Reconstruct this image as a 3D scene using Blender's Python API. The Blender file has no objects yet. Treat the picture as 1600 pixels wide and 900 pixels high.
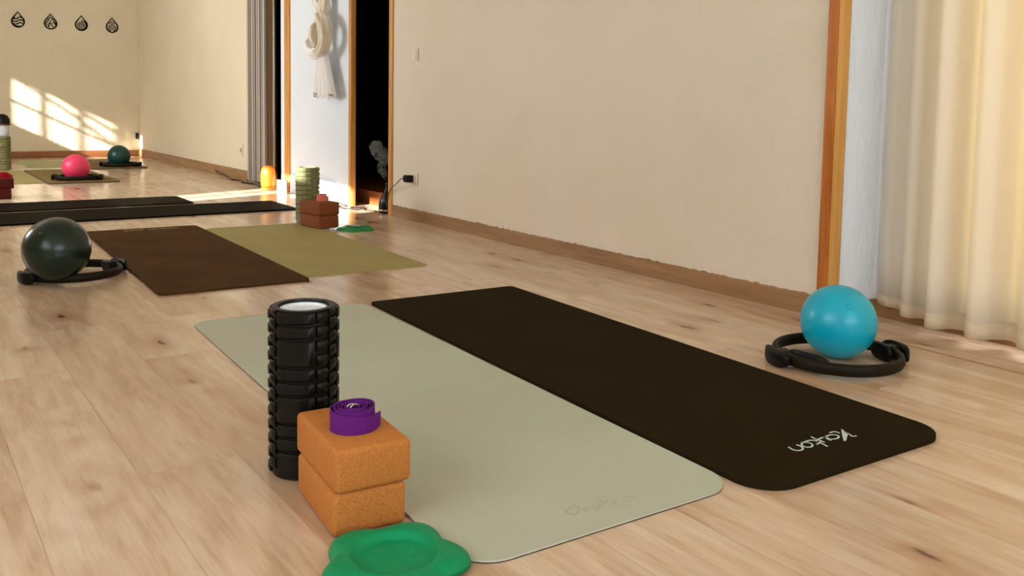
import bpy, bmesh, math, random
from mathutils import Vector, Matrix, noise
PI = math.pi
C = bpy.context.scene.collection
random.seed(7)
WX = 2.688          # face of the long right wall

# ------------------------------------------------------------------ helpers
def finish(bm, name, mat, parent=None, smooth=False, loc=None, rot=None):
    me = bpy.data.meshes.new(name)
    bmesh.ops.recalc_face_normals(bm, faces=bm.faces[:])
    bm.to_mesh(me); bm.free()
    for p in me.polygons: p.use_smooth = bool(smooth)
    if smooth == 'auto':
        for p in me.polygons: p.use_smooth = True
        me.set_sharp_from_angle(angle=math.radians(38))
    o = bpy.data.objects.new(name, me)
    mats = mat if isinstance(mat, (list, tuple)) else [mat]
    for m in mats: me.materials.append(m)
    C.objects.link(o)
    if parent: o.parent = parent
    if loc is not None: o.location = loc
    if rot is not None: o.rotation_euler = (0, 0, rot)
    return o

def tag(o, label, cat, group=None, kind=None):
    if label: o['label'] = label
    if cat: o['category'] = cat
    if group: o['group'] = group
    if kind: o['kind'] = kind
    return o

def thing(name, label, cat, loc=(0, 0, 0), rot=0, group=None):
    o = bpy.data.objects.new(name, None); C.objects.link(o)
    o.location = loc; o.rotation_euler = (0, 0, rot); o.empty_display_size = .05
    return tag(o, label, cat, group)

def dup(root, loc, rot, label, group=None, mats=None):
    r = root.copy(); C.objects.link(r); r.location = loc; r.rotation_euler = (0, 0, rot); r['label'] = label
    if group: r['group'] = group
    def swap(c):
        if mats and c.type == 'MESH':
            c.data = c.data.copy()
            for i, m in enumerate(c.data.materials):
                if m and m.name in mats: c.data.materials[i] = mats[m.name]
    swap(r)
    for ch in root.children:
        c = ch.copy(); C.objects.link(c); c.parent = r; swap(c)
        for g in ch.children:
            d = g.copy(); C.objects.link(d); d.parent = c; swap(d)
    return r

def box(bm, x0, x1, y0, y1, z0, z1):
    v = [bm.verts.new(p) for p in ((x0,y0,z0),(x1,y0,z0),(x1,y1,z0),(x0,y1,z0),(x0,y0,z1),(x1,y0,z1),(x1,y1,z1),(x0,y1,z1))]
    for f in ((0,3,2,1),(4,5,6,7),(0,1,5,4),(1,2,6,5),(2,3,7,6),(3,0,4,7)): bm.faces.new([v[i] for i in f])
    return v

def boxo(name, dims, mat, parent=None, bev=0, seg=2, kind=None):
    bm = bmesh.new(); box(bm, *dims)
    if bev: bmesh.ops.bevel(bm, geom=bm.edges[:], offset=bev, segments=seg, profile=.5, affect='EDGES')
    o = finish(bm, name, mat, parent, 'auto' if bev else False)
    if kind: o['kind'] = kind
    return o

def struct(name, dims, mat, bev=0): return boxo(name, dims, mat, None, bev, 2, 'structure')

def prism(bm, pts, z0, z1):
    a = [bm.verts.new((x, y, z0)) for x, y in pts]; b = [bm.verts.new((x, y, z1)) for x, y in pts]
    bm.faces.new(a[::-1]); bm.faces.new(b)
    n = len(pts)
    for i in range(n): bm.faces.new((a[i], a[(i+1) % n], b[(i+1) % n], b[i]))
    return a, b

def rounded(w, l, r, n=8, rf=None):
    pts = []; f = rf or r; R0 = r
    for cx, cy, a0, r in ((w-f, -f, PI/2, f), (w-r, -l+r, 0, r), (r, -l+r, -PI/2, r), (f, -f, PI, f)):
        for k in range(n+1):
            a = a0 - k*PI/2/n
            pts.append((cx+r*math.cos(a), cy+r*math.sin(a)))
    return pts   # far-left origin, extends +x and -y

def tube(bm, pts, rad, seg=10, closed=False, cap=True):
    pts = [Vector(p) for p in pts]; n = len(pts); rings = []
    up = Vector((0, 0, 1)); prev = None
    for i, p in enumerate(pts):
        if closed: t = pts[(i+1) % n]-pts[i-1]
        else: t = pts[min(i+1, n-1)]-pts[max(i-1, 0)]
        t.normalize()
        if prev is None:
            a = up.cross(t) if abs(t.z) < .95 else Vector((1, 0, 0)).cross(t)
        else: a = prev-t*prev.dot(t)
        a.normalize(); prev = a; b = t.cross(a)
        r = rad[i] if isinstance(rad, (list, tuple)) else rad
        ra, rb = r if isinstance(r, tuple) else (r, r)
        rings.append([bm.verts.new(p+a*ra*math.cos(2*PI*k/seg)+b*rb*math.sin(2*PI*k/seg)) for k in range(seg)])
    m = n if closed else n-1
    for i in range(m):
        A, B = rings[i], rings[(i+1) % n]
        for k in range(seg): bm.faces.new((A[k], A[(k+1) % seg], B[(k+1) % seg], B[k]))
    if cap and not closed:
        bm.faces.new(rings[0][::-1]); bm.faces.new(rings[-1])

def lathe(bm, prof, seg=48, c=(0, 0)):
    rings = []
    for r, z in prof:
        if r < 1e-6: rings.append([bm.verts.new((c[0], c[1], z))])
        else: rings.append([bm.verts.new((c[0]+r*math.cos(2*PI*k/seg), c[1]+r*math.sin(2*PI*k/seg), z)) for k in range(seg)])
    for A, B in zip(rings, rings[1:]):
        for k in range(seg):
            k2 = (k+1) % seg
            if len(A) == 1 and len(B) > 1: bm.faces.new((A[0], B[k2], B[k]))
            elif len(B) == 1 and len(A) > 1: bm.faces.new((A[k], A[k2], B[0]))
            elif len(A) > 1: bm.faces.new((A[k], A[k2], B[k2], B[k]))

def spline(pts, n=8):
    P = [Vector(p) for p in pts]; out = []
    for i in range(len(P)-1):
        p0 = P[max(i-1, 0)]; p1 = P[i]; p2 = P[i+1]; p3 = P[min(i+2, len(P)-1)]
        for k in range(n):
            t = k/n
            out.append(.5*((2*p1)+(p2-p0)*t+(2*p0-5*p1+4*p2-p3)*t*t+(3*p1-p0-3*p2+p3)*t**3))
    out.append(P[-1]); return out

# ------------------------------------------------------------------ materials
class N:
    def __init__(s, name):
        s.m = bpy.data.materials.new(name); s.m.use_nodes = True
        s.t = s.m.node_tree; s.b = s.t.nodes['Principled BSDF']; s.out = s.t.nodes['Material Output']
    def n(s, typ, **k):
        x = s.t.nodes.new(typ)
        for a, v in k.items():
            if a.startswith('i_'): x.inputs[a[2:].replace('_', ' ')].default_value = v
            else: setattr(x, a, v)
        return x
    def l(s, a, b): s.t.links.new(a, b)
    def coords(s, scale=(1, 1, 1), kind='Object', rot=(0, 0, 0)):
        tc = s.n('ShaderNodeTexCoord'); mp = s.n('ShaderNodeMapping'); mp.inputs['Scale'].default_value = scale
        mp.inputs['Rotation'].default_value = rot
        s.l(tc.outputs[kind], mp.inputs['Vector']); return mp.outputs['Vector']
    def noise(s, vec, scale, detail=4, rough=.55, dist=0):
        x = s.n('ShaderNodeTexNoise'); x.inputs['Scale'].default_value = scale; x.inputs['Detail'].default_value = detail
        x.inputs['Roughness'].default_value = rough; x.inputs['Distortion'].default_value = dist
        s.l(vec, x.inputs['Vector']); return x.outputs['Fac']
    def ramp(s, fac, stops):
        x = s.n('ShaderNodeValToRGB'); e = x.color_ramp.elements
        while len(e) < len(stops): e.new(.5)
        for el, (p, c) in zip(e, stops): el.position = p; el.color = (*c, 1) if len(c) == 3 else c
        s.l(fac, x.inputs['Fac']); return x.outputs['Color']
    def mix(s, fac, a, b, mode='MIX'):
        x = s.n('ShaderNodeMix', data_type='RGBA', blend_type=mode)
        for sock, v in ((x.inputs[0], fac), (x.inputs[6], a), (x.inputs[7], b)):
            if isinstance(v, (int, float)): sock.default_value = v
            elif isinstance(v, tuple): sock.default_value = (*v, 1)
            else: s.l(v, sock)
        return x.outputs[2]
    def bump(s, h, strength=.3, dist=.002):
        x = s.n('ShaderNodeBump'); x.inputs['Strength'].default_value = strength; x.inputs['Distance'].default_value = dist
        s.l(h, x.inputs['Height']); s.l(x.outputs['Normal'], s.b.inputs['Normal'])
    def col(s, c):
        if isinstance(c, tuple): s.b.inputs['Base Color'].default_value = (*c, 1)
        else: s.l(c, s.b.inputs['Base Color'])
    def rough(s, r, spec=None):
        if isinstance(r, (int, float)): s.b.inputs['Roughness'].default_value = r
        else: s.l(r, s.b.inputs['Roughness'])
        if spec is not None: s.b.inputs['Specular IOR Level'].default_value = spec

def sr(r, g, b):
    f = lambda v: (v/255/12.92) if v/255 <= .04045 else ((v/255+.055)/1.055)**2.4
    return (f(r), f(g), f(b))

def simple(name, c, r=.5, spec=.5, var=.12, scale=40, bump=0, bs=200, metal=0):
    n = N(name); v = n.coords()
    f = n.noise(v, scale, 3)
    dk = tuple(x*(1-var) for x in c); lt = tuple(min(1, x*(1+var)) for x in c)
    n.col(n.ramp(f, [(.3, dk), (.7, lt)])); n.rough(r, spec); n.b.inputs['Metallic'].default_value = metal
    if bump: n.bump(n.noise(v, bs, 2), bump, .001)
    return n.m

def plaster(name, c, c2):
    n = N(name); v = n.coords()
    big = n.noise(v, .9, 4, .6); fine = n.noise(n.coords((1, 1, .55)), 26, 5, .6)
    n.col(n.ramp(big, [(.3, c2), (.7, c)])); n.rough(.75, .25)
    hh = n.mix(.55, fine, n.noise(n.coords((1, 1, .4)), 7, 4, .6, .8)); n.bump(hh, .75, .02)
    return n.m
M = {}
M['plaster'] = plaster('warm_plaster', sr(228, 217, 199), sr(220, 207, 184))
M['plaster_far'] = plaster('cream_plaster', sr(229, 217, 190), sr(220, 206, 175))
M['white_paint'] = plaster('white_paint', sr(230, 236, 243), sr(224, 230, 238))
M['ceiling'] = simple('ceiling_white', sr(238, 230, 214), .9, .2, .02)

def wood(name, a, b, c, r=.45, axis=2, sc=1):
    n = N(name)
    s = [14*sc, 14*sc, 14*sc]; s[axis] = 1.1*sc
    v = n.coords(tuple(s)); f = n.noise(v, 2.2, 6, .6, .6)
    n.col(n.ramp(f, [(.25, a), (.5, b), (.75, c)])); n.rough(r, .4); n.bump(f, .15, .001)
    return n.m
M['timber'] = wood('orange_timber', sr(150, 78, 22), sr(186, 106, 38), sr(206, 132, 58))
M['timber_pale'] = wood('pale_timber', sr(200, 140, 62), sr(216, 160, 82), sr(226, 174, 98))
M['timber_gold'] = wood('golden_timber', sr(178, 112, 44), sr(208, 146, 70), sr(220, 164, 92))
M['skirting'] = wood('skirting_wood', sr(128, 92, 58), sr(152, 114, 76), sr(168, 130, 92), .5, 1)
M['skirting_far'] = wood('skirting_brown_wood', sr(128, 78, 44), sr(148, 96, 58), sr(160, 110, 70), .5, 0)
M['darkroom'] = simple('near_black_shade', sr(24, 15, 9), .9, .1)  # near-black colour paints in the darkness of the side room and recess

def floor_mat():
    n = N('oak_planks')
    v = n.coords(rot=(0, 0, PI/2))          # planks run along Y
    br = n.n('ShaderNodeTexBrick'); br.offset = .37; br.offset_frequency = 2; br.squash = 1
    for k, val in (('Scale', 1), ('Brick Width', 1.28), ('Row Height', .192), ('Mortar Size', .0011), ('Mortar Smooth', .1), ('Bias', 0)): br.inputs[k].default_value = val
    br.inputs['Color1'].default_value = (0, 0, 0, 1); br.inputs['Color2'].default_value = (1, 1, 1, 1); br.inputs['Mortar'].default_value = (.5, .5, .5, 1)
    n.l(v, br.inputs['Vector'])
    sepc = n.n('ShaderNodeSeparateColor'); n.l(br.outputs['Color'], sepc.inputs[0]); rnd = sepc.outputs[0]
    # shift the grain from plank to plank
    add = n.n('ShaderNodeVectorMath', operation='ADD'); comb = n.n('ShaderNodeCombineXYZ')
    ml = n.n('ShaderNodeMath', operation='MULTIPLY'); ml.inputs[1].default_value = 13.7; n.l(rnd, ml.inputs[0])
    n.l(ml.outputs[0], comb.inputs[0]); n.l(ml.outputs[0], comb.inputs[2]); n.l(v, add.inputs[0]); n.l(comb.outputs[0], add.inputs[1])
    mp = n.n('ShaderNodeMapping'); mp.inputs['Scale'].default_value = (1, 7, 1); n.l(add.outputs[0], mp.inputs['Vector'])
    g = mp.outputs['Vector']
    broad = n.noise(g, 1.1, 4, .55, .8); grain = n.noise(g, 5, 6, .6, .35)
    mp2 = n.n('ShaderNodeMapping'); mp2.inputs['Scale'].default_value = (3, 60, 1); n.l(add.outputs[0], mp2.inputs['Vector'])
    fine = n.noise(mp2.outputs['Vector'], 3, 4, .6)
    base = n.ramp(broad, [(.28, sr(184, 146, 110)), (.5, sr(216, 188, 158)), (.72, sr(238, 220, 198))])
    base = n.mix(.45, base, n.ramp(grain, [(.28, sr(178, 138, 102)), (.5, sr(216, 188, 158)), (.72, sr(236, 218, 196))]))
    tint = n.ramp(rnd, [(0, (.84, .80, .76)), (.5, (.96, .95, .94)), (1, (1.0, 1.02, 1.04))])
    base = n.mix(1, base, tint, 'MULTIPLY')
    base = n.mix(.22, base, n.ramp(fine, [(.3, (.55, .5, .45)), (.6, (1, 1, 1))]), 'MULTIPLY')
    # knots and dark cracks
    mk = n.n('ShaderNodeMapping'); mk.inputs['Scale'].default_value = (1.7, 4.8, 1); n.l(add.outputs[0], mk.inputs['Vector'])
    wob = n.noise(mk.outputs['Vector'], 5, 3, .6)
    wv = n.n('ShaderNodeVectorMath', operation='SCALE'); wv.inputs[3].default_value = .16
    cb = n.n('ShaderNodeCombineXYZ'); n.l(wob, cb.inputs[0]); n.l(wob, cb.inputs[1]); n.l(cb.outputs[0], wv.inputs[0])
    ad2 = n.n('ShaderNodeVectorMath', operation='ADD'); n.l(mk.outputs['Vector'], ad2.inputs[0]); n.l(wv.outputs[0], ad2.inputs[1])
    vo = n.n('ShaderNodeTexVoronoi', voronoi_dimensions='2D'); vo.inputs['Scale'].default_value = 1.0; n.l(ad2.outputs[0], vo.inputs['Vector'])
    halo = n.ramp(vo.outputs['Distance'], [(.0, (1, 1, 1)), (.12, (.5, .5, .5)), (.3, (0, 0, 0))])
    core = n.ramp(vo.outputs['Distance'], [(.02, (1, 1, 1)), (.06, (0, 0, 0))])
    sel = n.ramp(n.noise(v, 2.6, 2), [(.49, (0, 0, 0)), (.56, (1, 1, 1))])
    halo = n.mix(1, halo, sel, 'MULTIPLY'); core = n.mix(1, core, sel, 'MULTIPLY')
    hf = n.n('ShaderNodeMath', operation='MULTIPLY'); hf.inputs[1].default_value = .8; n.l(halo, hf.inputs[0])
    base = n.mix(hf.outputs[0], base, sr(160, 104, 66))
    cf = n.n('ShaderNodeMath', operation='MULTIPLY'); cf.inputs[1].default_value = .85; n.l(core, cf.inputs[0])
    base = n.mix(cf.outputs[0], base, sr(62, 38, 20))
    mf = n.n('ShaderNodeMath', operation='MULTIPLY'); mf.inputs[1].default_value = .28; n.l(br.outputs['Fac'], mf.inputs[0])
    base = n.mix(mf.outputs[0], base, sr(110, 76, 46))
    n.col(base)
    n.rough(n.ramp(broad, [(.3, (.23,)*3), (.7, (.18,)*3)]), .55)
    n.bump(n.mix(.5, grain, fine), .02, .0006)
    return n.m
M['floor'] = floor_mat()

def mat_foam(name, c, ribs=True, var=.08, r=.75, stain=None):
    n = N(name); v = n.coords()
    f = n.noise(v, 3.5, 5, .6)
    lo = tuple(x*(1-var) for x in c); hi = tuple(x*(1+var) for x in c)
    col = n.ramp(f, [(.3, lo), (.7, hi)])
    if stain:
        st = n.ramp(n.noise(v, 2.2, 3, .5, .4), [(.45, (0, 0, 0)), (.62, (1, 1, 1))])
        mf = n.n('ShaderNodeMath', operation='MULTIPLY'); mf.inputs[1].default_value = .4; n.l(st, mf.inputs[0])
        col = n.mix(mf.outputs[0], col, stain)
    n.col(col); n.rough(r, .12 if not ribs else .02)
    if ribs:
        w = n.n('ShaderNodeTexWave', wave_type='BANDS', bands_direction='DIAGONAL'); w.inputs['Scale'].default_value = 75; n.l(v, w.inputs['Vector'])
        n.bump(w.outputs['Fac'], .35, .0008)
    else: n.bump(n.noise(v, 160, 3), .12, .0008)
    return n.m
M['mat_black'] = mat_foam('mat_black_foam', sr(40, 32, 17), r=.75)
M['mat_sage'] = mat_foam('mat_sage_rubber', sr(184, 190, 170), False, .035, .62, sr(186, 180, 163))
M['mat_edge_light'] = simple('mat_light_edge', sr(206, 204, 192), .6)
M['mat_edge_dark'] = simple('mat_dark_underside', sr(54, 44, 32), .7)
M['mat_brown'] = mat_foam('mat_brown_foam', sr(76, 52, 27), r=.62, var=.25)
M['mat_olive'] = mat_foam('mat_olive_rubber', sr(162, 150, 96), False, .06, .6)
M['mat_far_brown'] = mat_foam('mat_far_brown_rubber', sr(128, 106, 64), False)
M['mat_far_green'] = mat_foam('mat_far_green_rubber', sr(178, 178, 132), False)
M['mat_far_black'] = mat_foam('mat_far_black_foam', sr(15, 11, 5), r=.6)
M['print'] = simple('pale_print', sr(196, 210, 206), .6, var=.05)
M['print_dull'] = simple('dull_print', sr(150, 126, 92), .6, var=.05)
M['print_faint'] = simple('faint_emboss', sr(170, 174, 146), .6, var=.03)
M['rubber'] = simple('black_rubber', sr(9, 8, 5), .36, .22, .1, bump=.06, bs=150)
M['rubber_green'] = simple('sage_green_foam', sr(128, 127, 84), .6, .3)
M['cap_white'] = simple('white_plastic', sr(222, 230, 238), .35)
M['band'] = simple('dark_olive_rubber_band', sr(26, 21, 10), .5, .15)
M['pad'] = simple('black_pad', sr(5, 5, 4), .45, .2)
M['chrome'] = simple('steel', sr(214, 205, 190), .25, .5, .05, metal=1)

def ball_mat(name, c, r=.32):
    n = N(name); v = n.coords(); f = n.noise(v, 14, 3)
    n.col(n.ramp(f, [(.3, tuple(x*.94 for x in c)), (.7, tuple(min(1, x*1.05) for x in c))])); n.rough(r, .5)
    n.bump(n.noise(v, 260, 2), .05, .0005); return n.m
M['ball_blue'] = ball_mat('turquoise_vinyl', sr(0, 172, 202))
M['ball_green'] = ball_mat('dark_green_vinyl', sr(2, 33, 24), .26)
M['ball_pink'] = ball_mat('pink_vinyl', sr(236, 62, 104), .4)
M['ball_teal'] = ball_mat('teal_vinyl', sr(2, 58, 52), .35)

def cork(name, a, b, c):
    n = N(name); v = n.coords()
    vo = n.n('ShaderNodeTexVoronoi'); vo.inputs['Scale'].default_value = 700; n.l(v, vo.inputs['Vector'])
    sc = n.n('ShaderNodeSeparateColor'); n.l(vo.outputs['Color'], sc.inputs[0])
    g = n.ramp(sc.outputs[0], [(0, a), (.45, b), (.85, b), (1, c)])
    g = n.mix(.25, g, n.ramp(n.noise(v, 260, 4), [(.35, a), (.65, c)]))
    n.col(g); n.rough(.72, .25); n.bump(sc.outputs[1], .25, .0008); return n.m
M['cork'] = cork('orange_cork', sr(166, 98, 40), sr(194, 122, 56), sr(210, 142, 74))
M['cork_dark'] = cork('red_brown_cork', sr(96, 46, 18), sr(134, 68, 32), sr(156, 88, 48))
M['cork_red'] = cork('maroon_cork', sr(66, 14, 10), sr(92, 24, 16), sr(110, 36, 24))
M['brown_wood'] = M['cork_dark']

def weave(name, c):
    n = N(name); v = n.coords(); w = n.n('ShaderNodeTexWave', wave_type='BANDS', bands_direction='Z'); w.inputs['Scale'].default_value = 160
    n.l(v, w.inputs['Vector']); f = n.noise(v, 300, 2)
    n.col(n.ramp(f, [(.3, tuple(x*.8 for x in c)), (.7, tuple(min(1, x*1.15) for x in c))])); n.rough(.8, .2); n.bump(w.outputs['Fac'], .3, .0005); return n.m
M['purple'] = weave('purple_webbing', sr(98, 28, 122))
M['pink_web'] = weave('salmon_webbing', sr(228, 122, 104))
M['red_web'] = weave('crimson_webbing', sr(176, 14, 40))
M['gel'] = simple('green_gel', sr(0, 142, 90), .45, .22, .05, 60, .12, 260)
M['gel_dark'] = simple('green_gel_far', sr(0, 126, 62), .45, .4, .05, 60)
M['black_plastic'] = simple('black_plastic', sr(5, 5, 6), .3, .25)
M['cable'] = simple('dark_cable', sr(52, 36, 26), .5)
M['ink'] = simple('black_vinyl_decal', sr(14, 10, 6), .8, .1)
M['socket'] = simple('cream_plastic', sr(226, 214, 190), .4, var=.02)
M['drape_scarf'] = simple('natural_cotton', sr(226, 214, 190), .9, .1, .06, 12, .2, 180)
M['white_cotton'] = simple('white_cotton', sr(244, 242, 238), .9, .1, .03, 12)

def cloth(name, c, trans, tw=.5, glow=None):
    n = N(name); v = n.coords(); f = n.noise(v, 300, 2)
    n.col(n.ramp(f, [(.3, tuple(x*.96 for x in c)), (.7, c)])); n.rough(.9, .1)
    tr = n.n('ShaderNodeBsdfTranslucent'); tr.inputs['Color'].default_value = (*trans, 1)
    mx = n.n('ShaderNodeMixShader'); mx.inputs[0].default_value = tw
    n.l(n.b.outputs[0], mx.inputs[1]); n.l(tr.outputs[0], mx.inputs[2]); n.l(mx.outputs[0], n.out.inputs['Surface']); return n.m
M['curtain'] = cloth('cream_curtain', sr(244, 240, 230), sr(246, 228, 178), .30)
M['curtain_hem'] = cloth('cream_hem', sr(250, 246, 238), sr(255, 240, 200), .6)
M['grey_drape'] = cloth('grey_ribbed_fabric', sr(196, 188, 178), sr(190, 182, 172), .1)
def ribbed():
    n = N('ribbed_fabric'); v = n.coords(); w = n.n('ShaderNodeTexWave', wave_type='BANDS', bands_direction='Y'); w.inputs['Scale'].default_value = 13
    n.l(v, w.inputs['Vector']); n.col(n.ramp(w.outputs['Fac'], [(.2, sr(138, 122, 104)), (.6, sr(204, 196, 188))])); n.rough(.8, .1); n.bump(w.outputs['Fac'], .6, .01); return n.m  # tan bands in the colour give the flatly lit ribs their shade
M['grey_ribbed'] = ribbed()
M['brown_drape'] = cloth('brown_striped_fabric', sr(108, 84, 58), sr(90, 70, 50), .1)
M['amber'] = (lambda n: (n.col(sr(250, 168, 50)), n.rough(.3), n.b.inputs.__getitem__('Transmission Weight').__setattr__('default_value', .55), n.m)[-1])(N('amber_glass'))
def glass():
    n = N('window_glass'); n.col((1, 1, 1)); n.rough(0.0)
    tr = n.n('ShaderNodeBsdfTransparent'); gl = n.n('ShaderNodeBsdfGlossy'); gl.inputs['Roughness'].default_value = .02
    mx = n.n('ShaderNodeMixShader'); mx.inputs[0].default_value = .06
    n.l(tr.outputs[0], mx.inputs[1]); n.l(gl.outputs[0], mx.inputs[2]); n.l(mx.outputs[0], n.out.inputs['Surface']); return n.m
M['glass'] = glass()

# ------------------------------------------------------------------ the room
LX, NY, FY, H = -1.6, -2.6, 12.0, 2.65
TH = .2
struct('floor', (LX-TH, 5.2, NY-TH, FY+TH, -.12, 0), M['floor'])
struct('ceiling', (LX-TH, WX+TH+.03, NY-TH, FY+TH, H, H+.1), M['ceiling'])
struct('wall_far', (LX-TH, WX+TH, FY, FY+TH, 0, H), M['plaster_far'])

def wall_with_holes(name, axis, c0, c1, a0, a1, holes, mat):
    """slab between c0..c1 on its thin axis, spanning a0..a1, with rectangular holes (u0,u1,z0,z1)"""
    us = sorted({a0, a1, *[h[0] for h in holes], *[h[1] for h in holes]})
    zs = sorted({0, H, *[h[2] for h in holes], *[h[3] for h in holes]})
    bm = bmesh.new()
    for i in range(len(us)-1):
        for j in range(len(zs)-1):
            um, zm = (us[i]+us[i+1])/2, (zs[j]+zs[j+1])/2
            if any(h[0] < um < h[1] and h[2] < zm < h[3] for h in holes): continue
            if axis == 'x': box(bm, c0, c1, us[i], us[i+1], zs[j], zs[j+1])
            else: box(bm, us[i], us[i+1], c0, c1, zs[j], zs[j+1])
    o = finish(bm, name, mat); o['kind'] = 'structure'; return o

# right wall: plain stretch, doorway, white panel, curtained opening, far stretch
wr = wall_with_holes('wall_right', 'x', WX, WX+TH, 1.845, 5.10, [], M['plaster'])
wall_with_holes('wall_right_lintel', 'x', WX, WX+TH, 5.10, 5.71, [(5.10, 5.71, 0, 2.1)], M['plaster'])
wall_with_holes('wall_right_panel', 'x', WX, WX+.03, 5.72, 7.04, [], M['white_paint'])
wall_with_holes('wall_right_far', 'x', WX, WX+TH, 7.04, FY, [(7.04, 7.85, 0, 2.2)], M['plaster_far'])
# window bay by the camera: white reveal, timber post, glazed door behind the curtain
bm = bmesh.new(); prism(bm, [(WX+.005, 1.822), (2.885, 1.765), (3.05, 1.765), (3.05, 2.05), (WX+.19, 2.05), (WX+.005, 1.845)], 0, H)
finish(bm, 'wall_bay_reveal', M['white_paint'])['kind'] = 'structure'
wall_with_holes('wall_right_near', 'x', 2.885, 3.05, NY, 1.765, [(-1.6, 1.5, .08, 2.3)], M['white_paint'])
wall_with_holes('wall_near', 'y', NY-TH, NY, LX-TH, 3.05, [(-1.1, 2.2, .7, 2.3)], M['plaster'])
# left wall with its windows
LH = [(-.6, 2.4, .7, 2.3), (3.62, 5.14, 2.08, 2.36), (5.24, 5.72, 1.45, 2.36), (6.7, 8.9, 1.0, 2.3), (10.26, 10.99, 1.85, 2.50)]
wall_with_holes('wall_left', 'x', LX-TH, LX, NY, FY, LH, M['plaster'])

def window(name, axis, c, u0, u1, z0, z1, nv, nh, fw=.05, pane=True, mat='timber_pale', glaz=.028):
    root = thing(name, None, None); root['kind'] = 'structure'
    bm = bmesh.new()
    def bar(a0, a1, b0, b1, d=.03):
        if axis == 'x': box(bm, c-d, c+d, a0, a1, b0, b1)
        else: box(bm, a0, a1, c-d, c+d, b0, b1)
    bar(u0, u1, z0, z0+fw); bar(u0, u1, z1-fw, z1); bar(u0, u0+fw, z0+fw, z1-fw); bar(u1-fw, u1, z0+fw, z1-fw)
    for i in range(1, nv): u = u0+(u1-u0)*i/nv; bar(u-glaz/2, u+glaz/2, z0+fw, z1-fw, .018)
    for j in range(1, nh): z = z0+(z1-z0)*j/nh; bar(u0+fw, u1-fw, z-glaz/2, z+glaz/2, .014)
    finish(bm, 'window_frame', M[mat], root)
    if pane:
        bm = bmesh.new()
        if axis == 'x': box(bm, c-.003, c+.003, u0+fw, u1-fw, z0+fw, z1-fw)
        else: box(bm, u0+fw, u1-fw, c-.003, c+.003, z0+fw, z1-fw)
        finish(bm, 'pane', M['glass'], root)
    return root
window('window_1', 'x', 2.97, -1.6, 1.5, .08, 2.3, 3, 1)
window('window_2', 'y', NY-.1, -1.1, 2.2, .7, 2.3, 4, 2)
window('window_3', 'x', LX-.1, -.6, 2.4, .7, 2.3, 4, 2)
window('window_4', 'x', LX-.1, 6.7, 8.9, 1.0, 2.3, 3, 2)
window('window_5', 'x', LX-.1, 10.26, 10.99, 1.85, 2.50, 5, 2, .02, glaz=.022)
window('window_6', 'x', LX-.1, 5.24, 5.72, 1.45, 2.36, 2, 1, .02)
window('window_7', 'x', LX-.1, 3.62, 5.14, 2.08, 2.36, 1, 1, .015)

# skirting boards, with the plaster's ragged lower edge overlapping them a little
def skirting(name, y0, y1, h, mat, d=.012):
    bm = bmesh.new(); n = max(2, int((y1-y0)/.012)); top = []; bot = []; tb = []
    for i in range(n+1):
        y = y0+(y1-y0)*i/n
        hz = h+.004*noise.noise(Vector((0, y*9, 0)))+.006*noise.noise(Vector((3, y*38, 0)))
        top.append(bm.verts.new((WX-d, y, hz))); bot.append(bm.verts.new((WX-d, y, 0))); tb.append(bm.verts.new((WX+.002, y, hz+.003)))
    for i in range(n):
        bm.faces.new((bot[i], bot[i+1], top[i+1], top[i])); bm.faces.new((top[i], top[i+1], tb[i+1], tb[i]))
    bb = [bm.verts.new((WX+.002, y, 0)) for y in (y0, y1)]
    bm.faces.new((bot[0], top[0], tb[0], bb[0])); bm.faces.new((bot[-1], bb[1], tb[-1], top[-1]))
    o = finish(bm, name, mat); o['kind'] = 'structure'
skirting('baseboard_right', 1.86, 5.075, .070, M['skirting'])
skirting('baseboard_right_far', 7.85, FY-.015, .095, M['skirting'])
struct('baseboard_far', (LX, WX-.002, FY-.015, FY, 0, .082), M['skirting_far'], .003)
struct('baseboard_panel', (WX-.018, WX, 5.97, 6.80, 0, .15), M['white_paint'], .004)
bm = bmesh.new(); prism(bm, [(2.72, 1.804), (2.872, 1.757), (2.884, 1.768), (2.72, 1.819)], 0, .062)
finish(bm, 'baseboard_bay', M['skirting'])['kind'] = 'structure'
struct('baseboard_window', (2.868, 2.886, -1.6, 1.757, 0, .06), M['skirting'])
# timber posts and door jambs
struct('trim_1', (WX-.018, WX+.012, 1.829, 1.869, .0, H), M['timber'], .002)
struct('trim_2', (WX-.016, WX+.03, 1.811, 1.8285, .0, H), M['timber_pale'], .002)
struct('trim_3', (WX-.012, WX+.05, 5.078, 5.122, 0, 2.13), M['timber_gold'], .003)
struct('trim_4', (WX-.010, WX+.03, 5.69, 5.728, 0, 2.13), M['timber_gold'], .003)
struct('trim_5', (WX-.012, WX+.05, 6.83, 6.94, 0, H), M['timber_gold'], .003)
struct('trim_6', (WX-.012, WX+.05, 5.078, 5.736, 2.08, 2.13), M['timber_gold'], .003)
# the seam strip between room floor and window bay
bm = bmesh.new()
box(bm, 2.587, 2.593, -1.6, 1.84, 0, .0006)
finish(bm, 'trim_7', M['skirting_far'])['kind'] = 'structure'
# dark side room behind the doorway, one low step up
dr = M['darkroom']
struct('floor_side_room', (2.85, 4.2, 4.6, 6.9, 0, .10), wood('step_wood', sr(110, 62, 30), sr(134, 80, 42), sr(150, 94, 54), .4, 1))
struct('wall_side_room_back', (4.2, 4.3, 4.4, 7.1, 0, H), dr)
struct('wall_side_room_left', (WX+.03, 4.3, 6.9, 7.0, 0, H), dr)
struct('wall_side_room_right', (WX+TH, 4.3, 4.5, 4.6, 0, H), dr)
struct('ceiling_side_room', (WX+TH, 4.3, 4.5, 7.0, 2.3, 2.4), dr)
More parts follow.
